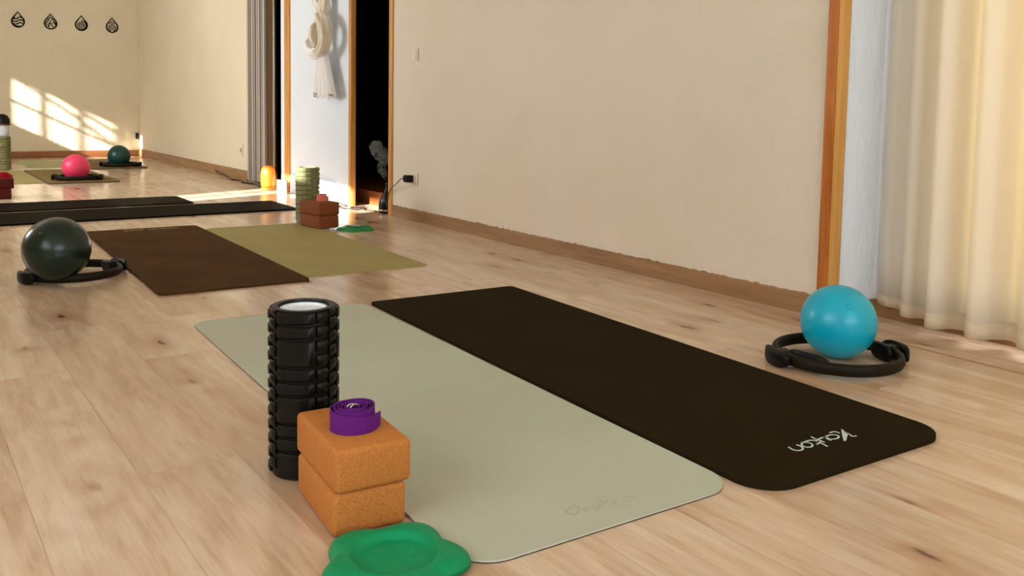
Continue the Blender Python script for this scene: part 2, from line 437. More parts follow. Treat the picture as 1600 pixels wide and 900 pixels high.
# small recess behind the folding curtain
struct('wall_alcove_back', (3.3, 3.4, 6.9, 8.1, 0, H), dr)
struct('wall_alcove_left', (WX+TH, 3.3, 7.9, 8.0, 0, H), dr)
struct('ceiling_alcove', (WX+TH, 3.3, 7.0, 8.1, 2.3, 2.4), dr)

# ------------------------------------------------------------------ curtains
def pleated(name, path, z0f, z1, mat, parent=None, nz=14, flare=0):
    bm = bmesh.new(); rows = []
    n = len(path)
    for j in range(nz+1):
        t = j/nz; row = []
        for i, (x, y) in enumerate(path):
            zz = z0f(i/n) if callable(z0f) else z0f
            z = zz+(z1-zz)*t
            a = 1-.25*t
            row.append(bm.verts.new((x, y, z)))
        rows.append(row)
    for j in range(nz):
        for i in range(n-1): bm.faces.new((rows[j][i], rows[j][i+1], rows[j+1][i+1], rows[j+1][i]))
    o = finish(bm, name, mat, parent, flare >= 0)
    s = o.modifiers.new('thickness', 'SOLIDIFY'); s.thickness = .0016
    return o
curt = thing('curtain', 'long cream curtain in soft pleats hanging over the bay at the right', 'curtain', (2.82, 0, 0))
path = []
y = 1.672; ph = 0
def bay_x(y):
    a = min(1, max(0, (1.75-y)/.24))
    base = 2.872-.097*a+.010*math.sin(y*3)
    amp = .003+.036*a
    return base, amp
yy = 1.752; ph = .6
while yy > -1.35:
    b, amp = bay_x(yy)
    w = math.sin(ph); w = math.copysign(abs(w)**.75, w)
    path.append((b-2.82-amp*1.15*w, yy))
    yy -= .004; ph += .004*2*PI/(.148+.03*math.sin(yy*7))
cb = pleated('drape', path, lambda u: .052-.022*min(1, u*9), 2.38, M['curtain'], curt)
# stitched hem
hem = pleated('hem', [(x-.0024, y) for x, y in path], lambda u: .052-.022*min(1, u*9), .086, M['curtain_hem'], curt, 2)
bm = bmesh.new(); tube(bm, [(2.80, 1.75, 2.40), (2.80, -1.5, 2.40)], .012, 12)
rod = finish(bm, 'curtain_rod', M['timber'], None, True)
tag(rod, 'timber rod the long cream curtain hangs from', 'curtain rod')

fold = thing('folding_curtain', 'grey ribbed folding curtain drawn half across the far opening', 'curtain', (WX, 7.47, 0))
path = []
for i in range(23):
    path.append(((.022 if i % 2 else -.018)+.01, 7.85-.45*i/22-7.47))
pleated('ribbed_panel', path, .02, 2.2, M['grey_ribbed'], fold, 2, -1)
path = []
for i in range(40):
    path.append((.03+.018*math.sin(i*.9), 7.40-.16*i/39-7.47))
pleated('bunched_edge', path, .03, 2.2, M['brown_drape'], fold)
boxo('closing_bar', (.0, .03, 7.205-7.47, 7.235-7.47, .02, 2.2), M['chrome'], fold, .003)

# knotted cotton panel in front of the white wall
kn = thing('knotted_curtain', 'natural cotton curtain tied in a big knot before the white wall panel', 'curtain', (WX-.07, 5.96, 0))
def K(pts, r, n=8, fold=.16, nf=5):
    sp = spline(pts, n); bm = bmesh.new()
    rr = [r]*len(sp) if not isinstance(r, list) else [tuple(a+(b-a)*f for a, b in zip(r[i], r[i+1])) for i in range(len(r)-1) for f in [k/n for k in range(n)]]+[r[-1]]
    tube(bm, sp, rr, 40)
    bm.verts.ensure_lookup_table()
    for i, p in enumerate(sp):
        for k in range(40):
            v = bm.verts[i*40+k]; ang = 2*PI*k/40
            v.co = p+(v.co-p)*(1+fold*math.sin(nf*ang+.12*i)+fold*.5*math.sin((nf+4)*ang-.2*i))
    return bm
dc = M['drape_scarf']
finish(K([(0, .21, 2.32), (0, .21, 1.8), (0, .20, 1.5), (0, .165, 1.42), (-.005, .10, 1.35), (-.01, .05, 1.29), (-.02, .02, 1.24)], .030), 'left_strand', M['white_cotton'], kn, True)
finish(K([(0, .06, 2.32), (0, .06, 1.8), (0, .05, 1.5), (-.005, .05, 1.42), (-.01, .055, 1.34), (-.02, .07, 1.27), (-.02, .09, 1.20)], [(.05, .035), (.05, .035), (.052, .035), (.046, .035), (.036, .034), (.036, .034), (.036, .03)]), 'right_strand', dc, kn, True)
finish(K([(-.02, .07, 1.35), (-.045, .0, 1.335), (-.055, -.075, 1.28), (-.055, -.10, 1.20), (-.05, -.06, 1.13), (-.05, .03, 1.09), (-.04, .11, 1.10)], [(.02, .025), (.045, .035), (.05, .038), (.045, .036), (.042, .036), (.04, .034), (.03, .025)]), 'knot', dc, kn, True)
finish(K([(-.03, .03, 1.31), (-.055, .07, 1.26), (-.06, .08, 1.20), (-.05, .06, 1.13)], [(.025, .03), (.05, .035), (.045, .03), (.03, .03)]), 'knot_loop', dc, kn, True)
finish(K([(-.02, .20, 1.21), (-.05, .235, 1.16), (-.055, .19, 1.10), (-.055, .10, 1.075), (-.04, .0, 1.10), (-.02, -.05, 1.13)], [(.02, .02), (.035, .03), (.048, .03), (.046, .03), (.034, .028), (.02, .02)], fold=.10), 'wrapped_band', M['white_cotton'], kn, True)
bm = bmesh.new(); rows = []
for j in range(19):
    t = j/18; w0 = .060+.095*t**.9; row = []
    for i in range(97):
        a = 2*PI*i/96
        yv = w0*math.cos(a)+.055-.045*t; xv = (.030+.006*t)*math.sin(a)+(.004+.012*t)*math.sin(a*13+.5*math.sin(t*4))-.012
        row.append(bm.verts.new((xv, yv, 1.09-t*(.31+.02*math.sin(a*3+1)))))
    rows.append(row)
for j in range(18):
    for i in range(96): bm.faces.new((rows[j][i], rows[j][i+1], rows[j+1][i+1], rows[j+1][i]))
finish(bm, 'tail', M['white_cotton'], kn, True)
boxo('curtain_rail', (-.02, .02, -.25, .35, 2.33, 2.36), M['timber'], kn, .003)

# ------------------------------------------------------------------ exercise mats
def mat(name, label, far_left, deg, w, l, t, r, top, layers=None, group=None, rf=None):
    root = thing(name, label, 'mat', (*far_left, 0), math.radians(deg), group)
    z = 0
    L = layers or [('foam_sheet', t, top)]
    for nm, th, m in L:
        bm = bmesh.new(); pts = rounded(w, l, r, 10, rf)
        a, b = prism(bm, pts, z, z+th)
        ed = [e for e in bm.edges if all(v in b for v in e.verts)]
        bmesh.ops.bevel(bm, geom=ed, offset=min(.0018, th*.4), segments=2, affect='EDGES', profile=.6)
        finish(bm, nm, m, root, 'auto'); z += th
    return root

def ribbon(bm, pts, w, z, h=.0005):
    P = [Vector((x, y)) for x, y in pts]
    L = []; R = []
    for i, p in enumerate(P):
        t = (P[min(i+1, len(P)-1)]-P[max(i-1, 0)]).normalized(); nn = Vector((-t.y, t.x))*w/2
        L.append(p+nn); R.append(p-nn)
    for i in range(len(P)-1):
        q = [L[i], L[i+1], R[i+1], R[i]]
        a = [bm.verts.new((v.x, v.y, z)) for v in q]; b = [bm.verts.new((v.x, v.y, z+h)) for v in q]
        bm.faces.new(b)
        for k in range(4): bm.faces.new((a[k], a[(k+1) % 4], b[(k+1) % 4], b[k]))

dark = mat('yoga_mat', 'long black foam mat with a pale printed name, beside the sage mat', (1.419, 2.852), -2.80, .610, 1.835, .010, .085, M['mat_black'], rf=.02)
S = {"wedge": [[0.4102, -1.6926], [0.4001, -1.7197], [0.3806, -1.7303], [0.3586, -1.7443], [0.3513, -1.7437], [0.3713, -1.7252]], "sw": [[0.4019, -1.7063], [0.3984, -1.7223], [0.393, -1.7342], [0.4033, -1.7374]], "a1bar": [[0.3668, -1.6952], [0.3829, -1.696], [0.3851, -1.7073]], "a1tail": [[0.3451, -1.7022], [0.3321, -1.7143], [0.3316, -1.7261]], "y1": [[0.3116, -1.6893], [0.3082, -1.703], [0.3096, -1.7141], [0.3092, -1.7265]], "y2": [[0.3314, -1.7053], [0.3107, -1.7079], [0.2976, -1.7127]], "y3": [[0.2844, -1.7257], [0.3065, -1.7193]], "y4": [[0.2965, -1.7189], [0.298, -1.7298], [0.295, -1.7448]], "n": [[0.2196, -1.7036], [0.2154, -1.7193], [0.2223, -1.7285], [0.2366, -1.7276], [0.2452, -1.7159], [0.2447, -1.7041]], "a2tail": [[0.2839, -1.7018], [0.2925, -1.7031], [0.2994, -1.7086]], "a2side": [[0.2617, -1.7033], [0.2839, -1.7018]], "a1": [[0.3641, -1.7213], [0.3589, -1.7241], [0.3526, -1.7254], [0.3462, -1.7251], [0.3407, -1.7232], [0.3369, -1.72], [0.3354, -1.716], [0.3364, -1.7118], [0.3397, -1.7081], [0.3449, -1.7053], [0.3512, -1.7039], [0.3577, -1.7042], [0.3633, -1.7061], [0.3671, -1.7093], [0.3686, -1.7133], [0.3676, -1.7176], [0.3641, -1.7213]], "a2": [[0.2716, -1.7247], [0.2665, -1.7274], [0.261, -1.7284], [0.2561, -1.7275], [0.2523, -1.725], [0.2503, -1.7211], [0.2504, -1.7165], [0.2525, -1.7118], [0.2565, -1.7078], [0.2616, -1.7051], [0.2671, -1.7041], [0.2722, -1.7049], [0.276, -1.7075], [0.278, -1.7114], [0.2778, -1.7161], [0.2756, -1.7208], [0.2716, -1.7247]]}
bm = bmesh.new()
pw = [bm.verts.new((x, y, .0106)) for x, y in S['wedge']]
bm.faces.new(pw)
for k, v in S.items():
    if k == 'wedge': continue
    pts = [(p.x, p.y) for p in spline([(a, b, 0) for a, b in v], 5)] if len(v) > 2 and k not in ('a1', 'a2') else v
    ribbon(bm, pts, .0042, .0101)
finish(bm, 'printed_name', M['print'], dark)['label'] = 'pale printed name'

sage = mat('yoga_mat', 'wide sage green mat with pale edge, its near corner by the green cushion', (.800, 2.897), -2.41, .601, 1.795, .005, .075, None,
           [('underside', .002, M['mat_edge_dark']), ('pale_core', .0022, M['mat_edge_light']), ('top_sheet', .0013, M['mat_sage'])], rf=.05)
def faint(name, root, shapes, w, z, m):
    bm = bmesh.new()
    for s in shapes: ribbon(bm, s, w, z, .0002)
    return finish(bm, name, m, root)
faint('embossed_mark', sage, [[[0.2462, -1.7109], [0.2568, -1.7074], [0.2733, -1.7006], [0.2777, -1.7099], [0.2661, -1.7229], [0.2493, -1.7322], [0.2461, -1.7238], [0.2462, -1.7109]], [[0.2734, -1.7239], [0.2849, -1.7176], [0.2858, -1.7248], [0.2744, -1.7311]], [[0.2903, -1.7275], [0.3012, -1.7241], [0.2974, -1.7351], [0.3186, -1.721]], [[0.3257, -1.7081], [0.3232, -1.7237], [0.3394, -1.7163]], [[0.342, -1.7214], [0.3379, -1.7326], [0.3512, -1.7268], [0.3516, -1.7202]], [[0.3693, -1.7238], [0.3855, -1.7211], [0.3893, -1.741]], [[0.3607, -1.736], [0.3745, -1.7339], [0.3709, -1.7421]]], .004, .00552, M['print_faint'])['label'] = 'barely visible embossed leaf mark and lettering'

# ------------------------------------------------------------------ rollers
def curved_block(bm, a0, a1, z0, z1, r0, r1, bev=.003):
    n = max(2, int((a1-a0)/.10)); V = []
    prof = [(r0, z0), (r1-bev, z0), (r1, z0+bev), (r1, z1-bev), (r1-bev, z1), (r0, z1)]
    for i in range(n+1):
        a = a0+(a1-a0)*i/n; sh = 0
        if i in (0, n): sh = bev*.6
        V.append([bm.verts.new(((min(r, r1-sh))*math.cos(a), (min(r, r1-sh))*math.sin(a), z)) for r, z in prof])
    for i in range(n):
        for k in range(len(prof)):
            k2 = (k+1) % len(prof); bm.faces.new((V[i][k], V[i+1][k], V[i+1][k2], V[i][k2]))
    bm.faces.new(V[0][::-1]); bm.faces.new(V[-1])

def roller(label, loc, rot, R=.069, Hh=.33, core='rubber', body='rubber', inner='cap_white'):
    root = thing('foam_roller', label, 'foam roller', loc, rot)
    rc = R-.0075
    bm = bmesh.new()
    lathe(bm, [(R*.66, .0), (rc, .0), (rc, Hh), (R*.72, Hh), (R*.70, Hh-.004), (R*.70, Hh-.02), (R*.66, Hh-.02)], 64)
    finish(bm, 'core', M[core], root, 'auto')
    bm = bmesh.new(); lathe(bm, [(0, .006), (R*.665, .006), (R*.665, Hh-.005), (R*.60, Hh-.005), (R*.56, Hh-.009), (0, Hh-.009)], 48)
    e = finish(bm, 'end_cap', M[inner], root, 'auto'); e['label'] = 'pale round end of the roller'
    bm = bmesh.new()
    u = Hh/12; g = .0028
    rows = [1, 1, 2, 1, 1, 2, 1, 1, 2]
    for s in range(3):
        base = s*2*PI/3
        z = Hh
        for k, h in enumerate(rows):
            curved_block(bm, base-math.radians(33), base+math.radians(33), z-h*u+g, z-g, rc-.002, R); z -= h*u
        for c in range(2):
            a0 = base+math.radians(38+c*24.5); a1 = a0+math.radians(20)
            off = .5*u if c else 0
            k = 0; z = Hh-off
            if c: curved_block(bm, a0, a1, Hh-off+g*.5, Hh-.001, rc-.002, R-.001)
            while z-u > -.001:
                curved_block(bm, a0, a1, z-u+g*1.4, z-g*1.4, rc-.002, R); z -= u
    finish(bm, 'tread', M[body], root, 'auto')
    return root
R_B = roller('tall black ridged foam roller standing behind the orange cork blocks', (.664, 1.622, 0), math.radians(-128))

# green roller further away
R_G = roller('sage green ridged foam roller standing behind the red-brown blocks', (2.095, 5.055, 0), math.radians(-150), .072, .335, 'rubber_green', 'rubber_green', 'rubber_green')

# ------------------------------------------------------------------ cork blocks
def block(label, loc, rot, w=.150, l=.228, h=.075, mat='cork', bev=.009, group=None, name='cork_block'):
    bm = bmesh.new(); box(bm, -w/2, w/2, -l/2, l/2, 0, h)
    bmesh.ops.bevel(bm, geom=bm.edges[:], offset=bev, segments=4, profile=.5, affect='EDGES')
    o = finish(bm, name, M[mat], None, 'auto', loc, rot)
    return tag(o, label, 'yoga block', group)
block('lower of the two orange cork blocks beside the big green cushion', (.667, 1.417, 0), math.radians(-6), .131, .212, .0745)
block('upper orange cork block with the purple strap on it', (.672, 1.420, .0748), math.radians(-5), .136, .224, .0745)
block('lower of the two red-brown blocks by the sage green roller', (2.062, 4.80, .0052), math.radians(9), .132, .212, .075, 'cork_dark')
block('upper red-brown block with the salmon strap on it', (2.062, 4.80, .0804), math.radians(9), .137, .217, .075, 'cork_dark')

# ------------------------------------------------------------------ rolled straps
def strap(label, loc, rot, w, R, mat, end=-.75, turns=5, ring=True):
    """webbing rolled up on its edge; the outer turn dips a little and its cut end stands off the roll"""
    root = thing('yoga_strap', label, 'strap', loc, rot)
    bm = bmesh.new(); th = .0021
    n = turns*40; pts = []; top = []
    for i in range(n+1):
        left = (n-i)*2*PI/40; a = end-left; r = R*(.26+.74*i/n)
        pts.append((r*math.cos(a), r*math.sin(a)*.93))
        k = max(0, 1-left/3.3); k = k*k*(3-2*k)
        top.append(w*(1-.30*k)+.0018*math.sin(a*1.3+i*.02))
    tx, ty = -math.sin(end), math.cos(end); x, y = pts[-1]
    for k in range(1, 6):
        f = k*.0042; pts.append((x+tx*f, y+ty*f*.9)); top.append(top[-1]-.0006)
    A = []; m = len(pts)
    for i, (x, y) in enumerate(pts):
        t = (Vector(pts[min(i+1, m-1)])-Vector(pts[max(i-1, 0)])).normalized(); nn = Vector((-t.y, t.x))*th/2
        A.append([bm.verts.new((x+nn.x, y+nn.y, 0)), bm.verts.new((x+nn.x, y+nn.y, top[i])), bm.verts.new((x-nn.x, y-nn.y, top[i])), bm.verts.new((x-nn.x, y-nn.y, 0))])
    for i in range(m-1):
        for k in range(4): bm.faces.new((A[i][k], A[i+1][k], A[i+1][(k+1) % 4], A[i][(k+1) % 4]))
    bm.faces.new(A[0]); bm.faces.new(A[-1][::-1])
    finish(bm, 'webbing', M[mat], root, 'auto')
    if ring:
        for s in (0, 1):
            bm = bmesh.new(); q = []
            for k in range(20):
                a = PI*k/19
                q.append((.010*math.cos(a)+s*.005-.004, .002-s*.005, w-.009+.012*math.sin(a)))
            tube(bm, q, .0013, 8)
            r = finish(bm, 'buckle_ring', M['chrome'], root, True); r['label'] = 'silver half-ring of the buckle'
    return root
strap('purple webbing strap rolled up on the orange cork blocks', (.668, 1.405, .1496), math.radians(0), .040, .0435, 'purple')
strap('small salmon strap rolled up on the red-brown blocks', (2.078, 4.80, .1556), .3, .038, .034, 'pink_web', -.9, 4, False)

# ------------------------------------------------------------------ knee cushions
def cushion(label, loc, rot, R, mat, h=.02, lobes=5):
    bm = bmesh.new(); NA, NR = 150, 44; rings = []
    for j in range(NR+1):
        u = j/NR; row = []
        for i in range(NA):
            a = 2*PI*i/NA
            lob = .5+.5*math.cos(lobes*a)
            rr = R*(.80+.20*lob**.7)
            r = rr*u
            e = min(1, (1-u)/.30); z = h*math.sqrt(max(0, 1-(1-e)**2))
            q = r/(R*.58)
            dish = .60*h*(1-min(1, q)**6) if q < 1 else 0
            k = (q-.78)/.22
            zz = z-(.58*h*(1-max(0, min(1, k))**2*(3-2*max(0, min(1, k)))))
            zz += .05*h*lob*max(0, math.sin(u*PI))
            row.append((r*math.cos(a), r*math.sin(a), max(0, zz)))
        rings.append(row)
    vr = [[bm.verts.new(p) for p in row] for row in rings[1:]]
    c = bm.verts.new((0, 0, rings[0][0][2]))
    for i in range(NA): bm.faces.new((c, vr[0][i], vr[0][(i+1) % NA]))
    for j in range(NR-1):
        for i in range(NA): bm.faces.new((vr[j][i], vr[j+1][i], vr[j+1][(i+1) % NA], vr[j][(i+1) % NA]))
    cb = bm.verts.new((0, 0, -.0001)); 
    for i in range(NA): bm.faces.new((cb, vr[-1][(i+1) % NA], vr[-1][i]))
    o = finish(bm, 'knee_cushion', M[mat], None, True, loc, rot)
    return tag(o, label, 'knee cushion')
cushion('bright green flower-shaped gel cushion in front of the orange cork blocks', (.634, 1.186, .0062), math.radians(40), .122, 'gel', .020)
kc = cushion('small dark green flower-shaped cushion beside the red-brown blocks', (2.207, 4.615, 0), math.radians(20), .112, 'gel_dark', .016)
bm = bmesh.new(); box(bm, -.045, .045, -.025, .025, 0, .0015)
cd = finish(bm, 'paper_card', M['cap_white'], None, False, (2.222, 4.69, .0135), math.radians(-35)); tag(cd, 'white paper card lying on the dark green cushion', 'card')

# ------------------------------------------------------------------ rings and balls
def pilates_ring(label, loc, rot, R=.172, tilt=0):
    root = thing('pilates_ring', label, 'exercise ring', loc, rot)
    root.rotation_euler = (0, tilt, rot)
    bm = bmesh.new()
    zc = .026
    tube(bm, [(R*math.cos(2*PI*k/72), R*math.sin(2*PI*k/72), zc) for k in range(72)], [(.011, .0175)]*72, 14, True)
    finish(bm, 'hoop', M['band'], root, True)
    for s in (1, -1):
        for off, nm in ((.030, 'outer_pad'), (-.028, 'inner_pad')):
            bm = bmesh.new(); n = 22; L = .056 if off > 0 or s > 0 else .085; sh = 0 if off > 0 or s > 0 else -.42
            rings = []
            for i in range(n+1):
                f = -1+2*i/n; a = f*L/R+sh
                prof = math.sqrt(max(0, 1-abs(f)**4)); hh = .025*max(.25, prof); tt = .0105*max(.3, prof)
                rr = R+off+(.006*f*f if off < 0 else -.006*f*f)
                ca, sa = math.cos(a), math.sin(a)
                ring = []
                for k in range(16):
                    b = 2*PI*k/16
                    cx = math.copysign(abs(math.cos(b))**.6, math.cos(b))*tt; cz = math.copysign(abs(math.sin(b))**.7, math.sin(b))*hh
                    ring.append(bm.verts.new((s*(rr+cx)*ca, (rr+cx)*sa, zc+.0005+cz)))
                rings.append(ring)
            for A, B in zip(rings, rings[1:]):
                for k in range(16): bm.faces.new((A[k], A[(k+1) % 16], B[(k+1) % 16], B[k]))
            bm.faces.new(rings[0]); bm.faces.new(rings[-1])
            finish(bm, nm, M['pad'], root, 'auto')
        bm = bmesh.new(); box(bm, *(sorted((s*(R-.022), s*(R+.024)))), -.022, .022, zc-.018, zc+.018)
        bmesh.ops.bevel(bm, geom=bm.edges[:], offset=.004, segments=2, affect='EDGES')
        finish(bm, 'clamp', M['pad'], root, 'auto')
    return root
def ball(label, loc, r, mat):
    root = thing('exercise_ball', label, 'ball', (loc[0], loc[1], loc[2]-r))
    bm = bmesh.new(); bmesh.ops.create_uvsphere(bm, u_segments=64, v_segments=40, radius=r)
    bmesh.ops.rotate(bm, verts=bm.verts[:], matrix=Matrix.Rotation(math.radians(70), 3, 'X'))
    o = finish(bm, 'skin', M[mat], root, True); o.location = (0, 0, r)
    bm = bmesh.new(); lathe(bm, [(0, -.003), (.007, -.003), (.0075, .0012), (.003, .0016), (0, .001)], 20)
    d = Vector((-.5, -.62, .60)).normalized()
    p = finish(bm, 'valve_plug', M[mat], root, True); p.location = Vector((0, 0, r))+d*r; p.rotation_euler = d.to_track_quat('Z', 'Y').to_euler()
    return root
pilates_ring('black exercise ring lying around the turquoise ball', (2.237, 1.487, 0), math.radians(-24))
ball('turquoise ball sitting inside the black ring near the bay', (2.281, 1.517, .108), .108, 'ball_blue')
pilates_ring('black exercise ring under the dark green ball at left', (.620, 3.92, 0), math.radians(18))
ball('big dark green ball on the ring beside the brown mat', (.541, 3.80, .139), .1235, 'ball_green')
pilates_ring('black exercise ring under the pink ball on the far brown mat', (1.392, 8.53, .0105), math.radians(-25))
ball('hot pink ball on the far brown mat', (1.377, 8.505, .1245), .114, 'ball_pink')
pilates_ring('black exercise ring under the teal ball near the far wall', (2.066, 10.07, .0105), math.radians(-25))
ball('small teal ball nearest the far wall', (2.045, 10.045, .1245), .114, 'ball_teal')

# ------------------------------------------------------------------ second row and beyond
brown = mat('yoga_mat', 'worn dark brown mat beside the big dark green ball', (.872, 5.19), -1.7, .588, 1.821, .008, .03, M['mat_brown'])
x = .19
for word in ((.022, .008, .018, .012, .016), (.014, .02, .008, .018, .014, .012, .02, .01)):
    bm = bmesh.new()
    for wd in word:
        box(bm, x, x+wd, -.075, -.055, .0081, .0085)
        x += wd+.006
    x += .02
    finish(bm, 'printed_word', M['print_dull'], brown)['label'] = 'faint printed word'
olive = mat('yoga_mat', 'olive green mat lying beside the worn brown mat', (1.465, 5.02), -1.7, .575, 1.59, .005, .03, M['mat_olive'])
mat('yoga_mat', 'black mat lying crosswise behind the brown mat, nearer of two', (.46, 6.24), -1, 1.83, .56, .010, .03, M['mat_far_black'])
mat('yoga_mat', 'black mat lying crosswise, farther of two, in front of the sun stripe', (-.04, 6.86), -1, 1.83, .50, .008, .03, M['mat_far_black'])
mat('yoga_mat', 'brown mat under the pink ball', (1.13, 9.90), 0, .565, 1.62, .006, .03, None, [('underside', .008, M['mat_edge_dark']), ('top_sheet', .002, M['mat_far_brown'])])
mat('yoga_mat', 'olive mat at left of the pink ball', (.51, 9.92), 0, .61, 1.52, .005, .03, M['mat_olive'])
mat('yoga_mat', 'pale green mat near the far wall', (1.225, 11.5), 0, .51, 1.30, .005, .03, M['mat_far_green'])
mat('yoga_mat', 'dark mat under the teal ball near the far wall', (1.745, 11.4), 0, .55, 1.55, .006, .03, None, [('underside', .008, M['mat_edge_dark']), ('top_sheet', .002, M['mat_far_brown'])])

# left-edge set
R_L = dup(R_G, (.983, 10.172, 0), .5, 'sage green roller at the left picture edge, a dark-lidded tumbler on it')
t = thing('tumbler', 'white tumbler with a black domed lid standing on the far roller', 'tumbler', (.985, 10.172, .3355))
bm = bmesh.new(); lathe(bm, [(0, 0), (.045, 0), (.058, .02), (.060, .11), (0, .11)], 32); finish(bm, 'cup', M['cap_white'], t, 'auto')
bm = bmesh.new(); lathe(bm, [(0, .110), (.072, .110), (.075, .118), (.070, .124), (0, .124)], 32); finish(bm, 'rim', M['brown_wood'], t, 'auto')
bm = bmesh.new(); lathe(bm, [(0, .124), (.07, .124), (.068, .17), (.05, .205), (.02, .222), (0, .225)], 32); finish(bm, 'lid', M['black_plastic'], t, 'auto')
block('lower maroon block at the left picture edge', (.669, 7.291, 0), math.radians(-2), .15, .23, .075, 'cork_red')
block('upper maroon block with a crimson strap on it', (.684, 7.295, .0753), math.radians(-2), .155, .235, .075, 'cork_red')
st = strap('crimson strap in a loose heap on the maroon blocks', (.70, 7.27, .1504), .4, .034, .045, 'red_web', -.9, 3, False)
bm = bmesh.new(); ribbon(bm, [(.02, -.03), (.045, -.01), (.062, .004), (.055, .03)], .02, 0, .012)
finish(bm, 'loose_end', M['red_web'], st)

# ------------------------------------------------------------------ small things along the wall
# amber lamp in the sun
lp = thing('amber_lamp', 'glowing amber glass lamp on the sunlit floor by the folding curtain', 'lamp', (2.585, 7.064, 0))
bm = bmesh.new(); lathe(bm, [(0, .0), (.058, .0), (.06, .012), (.055, .02), (0, .02)], 32); finish(bm, 'base', M['timber'], lp, 'auto')
bm = bmesh.new(); lathe(bm, [(0, .02), (.052, .02), (.060, .05), (.062, .12), (.056, .165), (.040, .192), (.015, .203), (0, .204)], 32)
finish(bm, 'shade', M['amber'], lp, True)
# small framed card at the foot of the post
fr = thing('framed_card', 'small pale card in a thin frame at the foot of the timber post', 'frame', (2.618, 6.839, 0), math.radians(-60))
boxo('card', (-.045, .045, -.004, .004, .008, .092), M['socket'], fr)
bm = bmesh.new()
for d in ((-.052, -.045, -.006, .006, 0, .1), (.045, .052, -.006, .006, 0, .1), (-.045, .045, -.006, .006, 0, .008), (-.045, .045, -.006, .006, .092, .1)): box(bm, *d)
finish(bm, 'frame_edge', M['skirting'], fr)
# aroma diffuser
df = thing('aroma_diffuser', 'black bottle-shaped diffuser standing by the dark doorway', 'diffuser', (2.728, 5.224, 0))
bm = bmesh.new()
lathe(bm, [(0, 0), (.048, 0), (.055, .006), (.060, .03), (.060, .065), (.050, .10), (.030, .135), (.018, .16), (.0155, .19), (.018, .205), (.012, .207), (.010, .19), (0, .19)], 32)
finish(bm, 'body', M['black_plastic'], df, True)
bm = bmesh.new(); lathe(bm, [(.0575, .016), (.0598, .018), (.0604, .024), (.0590, .026)], 32); finish(bm, 'band', M['chrome'], df, True)

def cable(name, label, pts, r, m='cable', group=None):
    bm = bmesh.new(); tube(bm, spline(pts, 8), r, 8)
    return finish(bm, name, M[m], None, True)
c = tag(cable('power_cable', '', [(2.69, 5.255, .006), (2.69, 5.33, .004), (2.655, 5.42, .004), (2.70, 5.50, .004), (2.60, 5.47, .004), (2.64, 5.60, .004), (2.72, 5.56, .010), (2.66, 5.50, .012), (2.58, 5.55, .004), (2.60, 5.72, .004), (2.66, 5.70, .004), (2.69, 5.92, .004)], .004), 'thin dark cable coiled on the floor by the bottle diffuser', 'cable')
pl = thing('power_adapter', 'black plug adapter in the wall socket right of the doorway', 'plug', (WX, 4.815, .264))
bm = bmesh.new(); 
box(bm, -.055, -.008, -.030, .030, -.022, .022); bmesh.ops.bevel(bm, geom=bm.edges[:], offset=.005, segments=2, affect='EDGES')
finish(bm, 'housing', M['black_plastic'], pl, 'auto')
bm = bmesh.new(); tube(bm, spline([(-.05, .025, 0), (-.06, .045, -.005), (-.06, .12, -.05), (-.03, .21, -.07), (-.02, .29, -.13), (-.005, .32, -.20), (.005, .345, -.258)], 8), .0032, 8)
finish(bm, 'lead', M['cable'], pl, True)
def plate(label, loc, w, h, sock=True, axis='x', name='wall_socket', cat='socket'):
    root = thing(name, label, cat, loc)
    bm = bmesh.new(); box(bm, -.008, 0, -w/2, w/2, -h/2, h/2); bmesh.ops.bevel(bm, geom=bm.edges[:], offset=.003, segments=2, affect='EDGES')
    finish(bm, 'plate', M['socket'], root, 'auto')
    if sock:
        bm = bmesh.new()
        box(bm, -.0085, -.002, -.019, .019, -.019, .019)
        finish(bm, 'insert', M['skirting'], root)
    else:
        bm = bmesh.new(); box(bm, -.013, -.004, -w*.32, w*.32, -h*.34, h*.34); bmesh.ops.bevel(bm, geom=bm.edges[:], offset=.003, segments=2, affect='EDGES')
        finish(bm, 'rocker', M['socket'], root, 'auto')
    if axis == 'y': root.rotation_euler = (0, 0, PI/2)
    return root
plate('cream light switch high on the wall right of the doorway', (WX, 4.79, 1.03), .075, .08, False, name='light_switch', cat='switch')
plate('cream wall socket behind the black plug adapter', (WX, 4.79, .264), .09, .08, False)
plate('cream socket low on the wall left of the folding curtain', (WX, 8.025, .277), .08, .12)
s2 = plate('socket with a dark plug on the far wall above the teal ball', (2.66-.02, FY, .265), .07, .08, False, 'y')
boxo('dark_plug', (-.045, -.012, -.03, .0, -.04, .035), M['black_plastic'], s2, .004)
tag(cable('extension_cord', '', [(2.665, 8.75, .045), (2.665, 8.62, .020), (2.65, 8.5, .028), (2.65, 8.3, .006), (2.61, 8.1, .006), (2.65, 7.95, .006), (2.60, 7.75, .006), (2.64, 7.55, .006), (2.61, 7.35, .006), (2.60, 7.14, .008)], .006, 'black_plastic'), 'black cord running along the skirting to the amber lamp', 'cord')

